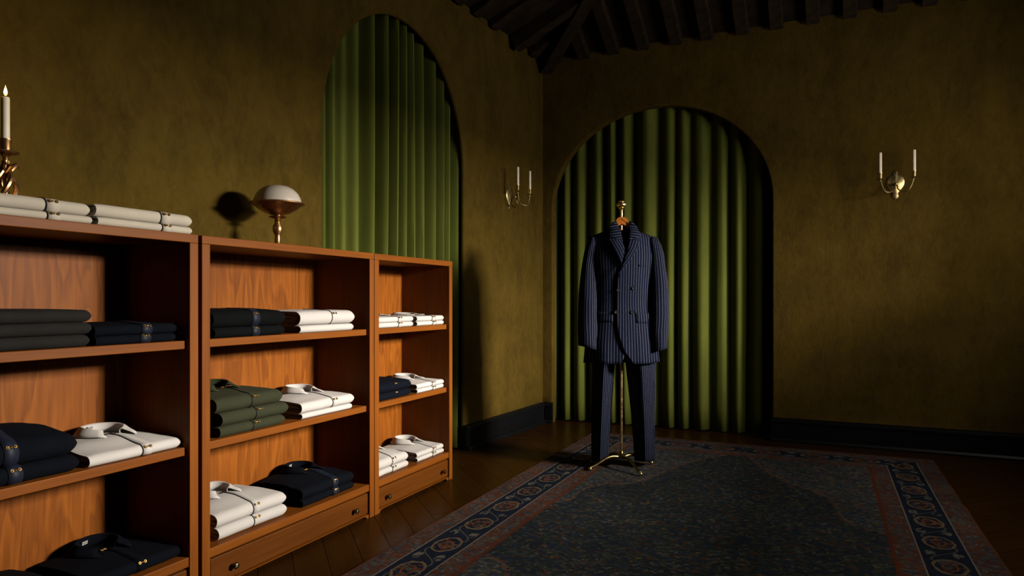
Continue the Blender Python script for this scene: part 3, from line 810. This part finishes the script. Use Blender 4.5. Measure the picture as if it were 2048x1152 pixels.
def candle(loc, r, h, label, lit=False, group=None):
    e = empty('candle', loc, 0, label, 'candle', group)
    wv = [(r, 0), (r, h * .5), (r * .98, h * .97), (r * .9, h), (r * .5, h - r * .12), (.0001, h - r * .2)]
    MB().lathe([(.0001, 0)] + wv, 16).build('wax', WAX, e)
    MB().tube([(0, 0, h - .003), (.0006, 0, h + .004), (.0015, 0, h + .007)], .0008, 6).build('wick', WICKM, e)
    if lit:
        f = MB().lathe([(.0001, 0), (.0028, .003), (.0046, .008), (.0044, .013), (.0027, .020), (.0010, .026), (.0001, .030)], 16).build('flame', FLAME, e)
        f.location = (0, 0, h + .003)
    return e
candle((CPX, CPY, TOPZ + .224), .0098, .118, 'lit ivory candle burning in the bronze candlestick', True)
pl = bpy.data.lights.new('candle_glow', 'POINT'); po = bpy.data.objects.new('candle_glow', pl); COL.objects.link(po)
pl.energy = 1.0; pl.color = (1, .52, .18); pl.shadow_soft_size = .008; po.location = (CPX + .0, CPY, TOPZ + .368)

# ------------------------------------------------------------------ wall sconces
def sconce(loc, rz, label, lc):
    e = empty('wall_sconce', loc, rz, label, 'sconce', 'two-arm wall sconces')     # local -y points into the room
    # backplate: domed disc with a knob above and a leaf tail below
    pb = MB()
    out = [(0, .092), (.010, .089), (.0135, .080), (.010, .071), (.012, .066), (.030, .060), (.045, .045), (.052, .022), (.050, 0), (.040, -.022), (.026, -.040), (.016, -.055), (.013, -.066), (.018, -.076), (.014, -.084), (.005, -.090), (0, -.092)]
    full = out + [(-x, z) for x, z in out[-2:0:-1]]
    def ring(k, y): return [(x * k, y, z * k + .0 * (1 - k)) for x, z in full]
    pb.grid([ring(1, 0), ring(1, -.003), ring(.93, -.006), ring(.75, -.008), ring(.45, -.012), ring(.15, -.014), ring(.01, -.0145)], closed=True)
    pb.build('backplate', SBRASS, e)
    cs_ = MB(); cs_.tube([(0, -.012, 0), (0, -.03, 0), (0, -.040, 0)], [.009, .007, .010], 12); cs_.ball((0, -.044, 0), .011, 12, 8)
    cs_.build('boss', SBRASS, e)
    for s in (-1, 1):
        pts = []
        for i in range(19):
            t = i / 18
            if t < .15: x, z, y = s * .006, -.002 - .02 * t / .15, -.044 - .02 * t / .15
            else:
                q = (t - .15) / .85; a = PI * (1 - q) + 0
                x = s * (.049 + .043 * math.cos(PI - PI * q)); z = -.022 - .036 * math.sin(PI * min(q, .85)) * (1 if q < .5 else 1) + .060 * smooth((q - .55) / .45)
                y = -.064 - .051 * smooth(q * 1.5)
            pts.append((x, y, z))
        MB().tube(pts, .0041, 8).build('arm', SBRASS, e)
        cup = MB().lathe([(.003, -.002), (.006, 0), (.021, .002), (.025, .006), (.023, .007), (.009, .006), (.009, .010), (.0115, .014), (.0115, .038), (.0135, .041), (.0135, .044), (.0095, .044), (.0095, .036), (.0001, .036)], 20)
        c = cup.build('candle_cup', SBRASS, e); c.location = (s * .092, -.115, .020)
        p = Matrix.Translation(loc) @ Matrix.Rotation(rz, 4, 'Z') @ Vector((s * .092, -.115, .020 + .036))
        candle(p, .0098, .134 if s < 0 else .136, lc[0] if s < 0 else lc[1], group='unlit sconce candles')
    return e
sconce((.412, CY, 1.684), 0, 'two-arm brass wall sconce on the end wall', ('left unlit ivory candle in the end wall sconce', 'right unlit ivory candle in the end wall sconce'))
pw = wall_pt(.545)
sconce((pw.x, pw.y, 1.684), ANG + PI, 'two-arm brass wall sconce between the two arches', ('unlit candle nearer the tall arch in the sconce between the arches', 'unlit candle nearer the corner in the sconce between the arches'))

# ------------------------------------------------------------------ suit on a stand
SX, SY = -1.035, 3.745; SS = 356.0
def sp(px, py): return ((px - 1245) / SS, .95 + (601 - py) / SS)
def cp(cx, cy): return sp(1130 + .2864 * cx, 390 + .2864 * cy)
FLZ = .0125
st = empty('suit_stand', (SX, SY, FLZ), TH, 'slim brass valet stand with four splayed feet carrying the suit', 'clothes stand')
MB().tube([(0, 0, .065), (0, 0, 1.425)], .0068, 14).build('pole', BRASS, st)
MB().lathe([(.0068, 1.405), (.008, 1.42), (.0075, 1.44), (.0095, 1.448), (.016, 1.452), (.0175, 1.456), (.013, 1.459), (.020, 1.462), (.0265, 1.468), (.0285, 1.475), (.0265, 1.482), (.020, 1.487), (.0165, 1.489), (.018, 1.493), (.014, 1.498), (.004, 1.500), (.0001, 1.500)], 28).build('finial', BRASS, st)
MB().lathe([(.020, .052), (.026, .056), (.028, .064), (.022, .072), (.012, .078), (.010, .090), (.0068, .094)], 24).build('hub', SHADE_BRASS, st)
for k in range(4):
    a = PI / 4 + k * PI / 2 - TH + .02
    dx, dy = math.cos(a), math.sin(a); pts = []; rad = []
    for i in range(13):
        t = i / 12; r = .012 + .185 * t; z = .060 + .012 * math.sin(PI * t * .8) - .050 * smooth((t - .2) / .8)
        pts.append((dx * r, dy * r, z)); rad.append(.011 - .0035 * t)
    lg = MB().tube(pts, rad, 10).build('leg', SHADE_BRASS, st)
    MB().ball((dx * .198, dy * .198, .0105), .0105, 12, 8).build('foot', BRASS, lg)

# hanger
hg = empty('coat_hanger', (SX, SY, FLZ), TH, 'orange brown wooden coat hanger inside the jacket collar', 'hanger')
def ztop(x): return 1.352 - .36 * max(0., abs(x) - .055) - FLZ
top = []; bot = []
for i in range(-16, 17):
    x = .178 * i / 16; ax_ = abs(x)
    if ax_ < .042: zt = 1.418 - .30 * max(0, ax_ - .018) - (ax_ / .042) ** 4 * .03; zb = 1.378 - .55 * ax_
    else: zt = ztop(x) + FLZ - .012 + .020 * max(0, 1 - (ax_ - .042) / .05); zb = zt - .034
    top.append((x, zt - FLZ)); bot.append((x, zb - FLZ))
hb = MB()
rows = [[(x, y * (1 if abs(x) < .06 else 1), z) for (x, z) in top] for y in (-.014, .014)]
ys = (-.015, .015)
f1 = [(x, ys[0] + .02 * (abs(x) / .18) ** 2 - .0, z) for x, z in top]; f2 = [(x, ys[0] + .02 * (abs(x) / .18) ** 2, z) for x, z in bot]
b1_ = [(x, ys[1] + .02 * (abs(x) / .18) ** 2, z) for x, z in top]; b2_ = [(x, ys[1] + .02 * (abs(x) / .18) ** 2, z) for x, z in bot]
hb.grid([f1, f2, b2_, b1_, f1]); 
for e_ in (0, -1):
    k = len(hb.v); hb.v += [f1[e_], f2[e_], b2_[e_], b1_[e_]]; hb.face([k, k + 1, k + 2, k + 3])
hb.build('hanger_body', HANG, hg, bevel=.003)
MB().tube([(0, -.020, 1.408 - FLZ), (.006, -.0155, 1.40 - FLZ), (.034, -.0155, 1.378 - FLZ)], .0012, 6).build('seam', DARKLINE, hg)

jk = empty('suit_jacket', (SX, SY, FLZ), TH, 'navy double-breasted pinstripe suit jacket with peak lapels on the stand', 'jacket')
def lerp_tab(tab, z):
    if z <= tab[0][0]: return tab[0][1]
    for (a, b), (c, d) in zip(tab, tab[1:]):
        if z <= c: return b + (d - b) * smooth((z - a) / (c - a)) if False else b + (d - b) * (z - a) / (c - a)
    return tab[-1][1]
WT = [(.58, .215), (.70, .203), (.82, .178), (.93, .160), (1.02, .163), (1.15, .178), (1.25, .185), (1.40, .195)]
DT = [(.58, .115), (.80, .108), (.95, .098), (1.10, .115), (1.22, .112), (1.40, .095)]
def wz(z): return lerp_tab(WT, z)
def fy(x, z):
    w = wz(z); k = max(0., 1 - (abs(x) / w) ** 2.4) ** .55
    sh = max(0., min(1., (ztop(x) + FLZ - z) / .13))
    return -lerp_tab(DT, z) * k * math.sqrt(sh) * 1.0 + .006 * noise.noise((x * 9, z * 4, 2)) * sh - .004 * math.sin(x * 60 + z * 3) * smooth((.85 - z) / .25)
def stripe_u(x, z): return x * (1.03) * .185 / wz(z) * (.6 + .4 * wz(z) / .185)
def hem(x): return .604 + .10 * max(0, abs(x) - .12) ** 1.2
def pan(xe, side, off, name):
    mb = MB(); rows = []; uvs = []; NT, NS = 40, 22
    for i in range(NT + 1):
        t = i / NT; z0 = .604 + t * (1.352 - .604); row = []; ur = []
        for j in range(NS + 1):
            s = j / NS; x = xe(z0) + (side * wz(z0) - xe(z0)) * s
            zt = ztop(x) + FLZ; z = hem(x) + t * (zt - hem(x))
            row.append((x, fy(x, z) - off * (1 - s), z - FLZ)); ur.append((stripe_u(x, z), z))
        rows.append(row); uvs.append(ur)
    mb.grid(rows, uvs); return mb.build(name, PIN, jk, solid=.003)
EB = [(.604, .045), (.624, .034), (.672, -.005), (.756, -.036), (.84, -.047), (1.06, -.045), (1.14, -.022), (1.22, .012), (1.36, .034)]
EA = [(.604, -.020), (.65, .000), (.72, .02), (.84, .045), (1.05, .045), (1.13, -.005), (1.17, -.022), (1.36, -.026)]
pan(lambda z: lerp_tab(EA, z), -1, 0.0, 'front_panel')
pan(lambda z: lerp_tab(EB, z), 1, .010, 'front_panel')
# back of the body
mb = MB(); rows = []; uvs = []
for i in range(31):
    t = i / 30; z0 = .604 + t * .748; row = []; ur = []
    for j in range(33):
        x = wz(z0) * (-1 + 2 * j / 32); zt = ztop(x) + FLZ; z = hem(x) - .01 + t * (zt - hem(x) + .01)
        w = wz(z0); k = max(0., 1 - (abs(x) / w) ** 2.4) ** .55; sh = max(0., min(1., (zt - z) / .13))
        row.append((x, .085 * k * math.sqrt(sh) + .028 * (1 - sh) * max(0, 1 - (abs(x) / .10) ** 2), z - FLZ)); ur.append((stripe_u(x, z), z))
    rows.append(row); uvs.append(ur)
mb.grid(rows, uvs); mb.build('back_panel', PIN, jk, solid=.003)
# sleeves
def sleeve(side, ctr, wid, name='sleeve'):
    mb = MB(); rows = []; uvs = []; N = 28; M = 26
    zs = [1.306, 1.303, 1.297, 1.287, 1.274] + [1.258 - (1.258 - ctr[0][0]) * (i / M) for i in range(M + 1)]
    for q, z in enumerate(zs):
        cx = lerp_tab(ctr, z); hw_ = lerp_tab(wid, z); dp = hw_ * 1.30
        k = [.10, .36, .60, .80, .93][q] if q < 5 else 1.0
        row = []; ur = []
        for j in range(N + 1):
            a = 2 * PI * j / N
            cc, ss = math.cos(a), math.sin(a)
            x = cx + hw_ * k * math.copysign(abs(cc) ** .85, cc) + side * hw_ * .05 * (1 - k)
            y = -.012 - .030 * smooth((1.25 - z) / .5) + dp * k * math.copysign(abs(ss) ** .85, ss) + .006 * noise.noise((z * 9, math.cos(a), side))
            zz = z + .012 * (-side * (x - cx) / .06) * smooth((z - 1.2) / .08)
            if q == len(zs) - 1: zz += .012 * (side * (x - cx) / .05)
            row.append((x + .004 * noise.noise((z * 12, a, side * 3)), y, zz - FLZ)); ur.append((a * .062 + .004, z))
        rows.append(row); uvs.append(ur)
    mb.grid(rows, uvs)
    return mb.build(name, PIN, jk, solid=.003)
def edges(o, n):
    zz = sorted({a for a, _ in o} | {a for a, _ in n})
    return [(z, (lerp_tab(o, z) + lerp_tab(n, z)) / 2) for z in zz], [(z, abs(lerp_tab(o, z) - lerp_tab(n, z)) / 2) for z in zz]
slL = sleeve(-1, *edges([(.690, -.245), (.80, -.248), (.90, -.245), (1.009, -.239), (1.10, -.229), (1.178, -.217), (1.24, -.205), (1.285, -.193)], [(.690, -.142), (1.1, -.146), (1.25, -.138), (1.285, -.140)]))
slR = sleeve(1, *edges([(.676, .243), (.81, .251), (.953, .256), (1.05, .251), (1.12, .244), (1.20, .232), (1.25, .222), (1.285, .211)], [(.676, .147), (1.0, .151), (1.23, .150), (1.285, .152)]))
for sl, x0, y0, z0 in ((slR, .243, -.055, .700), (slL, -.241, -.050, .705)):
    for k in range(3):
        b = MB().ball((0, 0, 0), .0062, 10, 6, (.55, 1, 1)).build('cuff_button', BTN, sl); b.location = (x0 + .002 * k, y0, z0 + .016 * k - FLZ)
# collar and lapels as lofted strips
def resample(pts, n):
    L = [0]
    for a, b in zip(pts, pts[1:]): L.append(L[-1] + math.dist(a, b))
    out = []
    for i in range(n + 1):
        d = L[-1] * i / n; k = 0
        while k < len(L) - 2 and L[k + 1] < d: k += 1
        t = (d - L[k]) / max(1e-9, L[k + 1] - L[k]); out.append((pts[k][0] + (pts[k + 1][0] - pts[k][0]) * t, pts[k][1] + (pts[k + 1][1] - pts[k][1]) * t))
    return out
def strip(inner, outer, name, off, mode, n=14, m=8, curl=.004):
    I = resample([cp(*p) for p in inner], n); O = resample([cp(*p) for p in outer], n); rows = []; uvs = []
    for a, b in zip(I, O):
        row = []; ur = []
        for j in range(m + 1):
            s = j / m; x = a[0] + (b[0] - a[0]) * s; z = a[1] + (b[1] - a[1]) * s
            y = min(fy(x, z), -.0) - off - curl * math.sin(PI * s) - .003 * s
            row.append((x, y, z - FLZ)); ur.append(((math.dist(a, b) * (1 - s)) * 1.0 + .008 if mode else z * 1.0 + .15 * abs(x), 0))
        rows.append(row); uvs.append(ur)
    mb = MB(); mb.grid(rows, uvs); return mb.build(name, PIN, jk, solid=.0035)
strip([(388, 320), (398, 400), (392, 450), (378, 500)], [(288, 312), (318, 375), (345, 435), (374, 496)], 'lapel', .018, True)
strip([(430, 320), (415, 400), (390, 470), (348, 566)], [(508, 316), (482, 385), (432, 460), (356, 556)], 'lapel', .026, True)
strip([(362, 184), (376, 215), (384, 265), (388, 324)], [(346, 192), (310, 228), (300, 265), (296, 304)], 'collar', .021, False)
strip([(456, 184), (447, 215), (443, 265), (430, 324)], [(470, 192), (506, 225), (513, 262), (516, 302)], 'collar', .024, False)
# collar stand round the back of the neck
mb = MB(); rows = []; uvs = []
for i in range(17):
    a = -1.75 + 3.5 * i / 16; r = .050
    x = r * math.sin(a); y = .012 + .050 * math.cos(a); x *= .92
    pts = [(x * .93, y * .9, 1.345), (x, y, 1.385), (x * 1.04, y + .003, 1.392), (x * 1.15, y + .010, 1.378), (x * 1.3, y + .018, 1.345)]
    rows.append([(p[0], p[1], p[2] - FLZ) for p in pts]); uvs.append([(p[2], 0) for p in pts])
mb.grid(rows, uvs); mb.build('collar_stand', PIN, jk, solid=.003)
lbl = MB().box((-.016, -.0008, 0), (.020, .0008, .026)).build('neck_label', LABELD, jk, False); lbl.location = (0, .0325, 1.330 - FLZ)
tx = MB()
tx.torus((.0, -.0014, .011), .0042, .0011, 'y', 14, 5); tx.box((-.012, -.0016, .0225), (.016, -.0006, .0245)); tx.box((-.012, -.0016, .001), (-.002, -.0006, .003))
tx.build('label_print', LABELM, lbl, False)
# buttons, flaps, chest welt
for bx_, by_ in ((462, 652), (345, 815), (455, 815), (360, 665)):
    x, z = cp(bx_, by_)
    b = MB().lathe([(.0001, -.001), (.0095, 0), (.0105, .002), (.0095, .0038), (.006, .003), (.0001, .003)], 18).build('button', BTN, jk)
    b.location = (x, fy(x, z) - .012, z - FLZ); b.rotation_euler = (PI / 2, 0, 0)
def flap(c0, c1, c2, c3, name, off):
    I = [cp(*c0), cp(*c1)]; O = [cp(*c3), cp(*c2)]; rows = []; uvs = []
    for i in range(5):
        row = []; ur = []
        for j in range(9):
            s, t = j / 8, i / 4
            x = (I[0][0] * (1 - s) + I[1][0] * s) * (1 - t) + (O[0][0] * (1 - s) + O[1][0] * s) * t
            z = (I[0][1] * (1 - s) + I[1][1] * s) * (1 - t) + (O[0][1] * (1 - s) + O[1][1] * s) * t
            row.append((x, fy(x, z) - off, z - FLZ)); ur.append((stripe_u(x, z), z))
        rows.append(row); uvs.append(ur)
    mb = MB(); mb.grid(rows, uvs); mb.build(name, PIN, jk, solid=.004)
flap((222, 815), (325, 815), (325, 880), (226, 884), 'pocket_flap', .004)
flap((478, 820), (572, 824), (572, 890), (482, 888), 'pocket_flap', .0085)
flap((498, 492), (548, 486), (548, 500), (498, 506), 'chest_pocket', .010)

# the trousers hang just behind the pole
tr = empty('suit_trousers', (SX, SY, FLZ), TH, 'navy pinstripe suit trousers with sharp creases hanging below the jacket', 'trousers')
def leg(ct, hwt, side):
    mb = MB(); rows = []; uvs = []; M = 30; K = 10
    for i in range(M + 1):
        z = .030 + (.90 - .030) * i / M
        cx, hw_ = lerp_tab(ct, z), lerp_tab(hwt, z); dp = .078 + .022 * z
        row = []; ur = []
        for half in (0, 1):
            for j in range(K * 2):
                s = -1 + j / K
                if half: s = -s
                sg = -1 if half == 0 else 1
                y = sg * dp * (1 - abs(s) ** 1.45) ** .95
                xx = cx + hw_ * s - (.010 * (1 - abs(s)) if half == 0 else 0)
                y += .004 * noise.noise((z * 5, s * 2, side + half * 5))
                zz = z + (.014 * (1 - abs(s)) * (1 if half == 0 else -.6) if i == 0 else 0)
                row.append((xx, y + .038, zz)); ur.append((s * (hw_ + dp * .55) + .003 + half * .5, z))
        ur.append(ur[0]); rows.append(row); uvs.append(ur)
    mb.grid(rows, uvs, closed=True); return mb.build('trouser_leg', PIN, tr, solid=.003)
leg([(.03, -.116), (.3, -.108), (.62, -.093), (.72, -.085), (.9, -.075)], [(.03, .047), (.3, .056), (.62, .064), (.72, .080), (.9, .082)], -1)
leg([(.03, .138), (.3, .128), (.62, .112), (.72, .092), (.9, .075)], [(.03, .056), (.3, .066), (.62, .086), (.72, .090), (.9, .082)], 1)
wbm = MB(); rows = []; uvs = []
for z, k in ((.80, 1.0), (.90, .97), (1.0, .93), (1.035, .93)):
    rows.append([(.145 * k * math.cos(2 * PI * i / 32), -.01 + .075 * math.sin(2 * PI * i / 32), z) for i in range(32)]); uvs.append([(i * .03, z) for i in range(33)])
wbm.grid(rows, uvs, closed=True); wbm.build('waistband', PIN, tr, solid=.003)
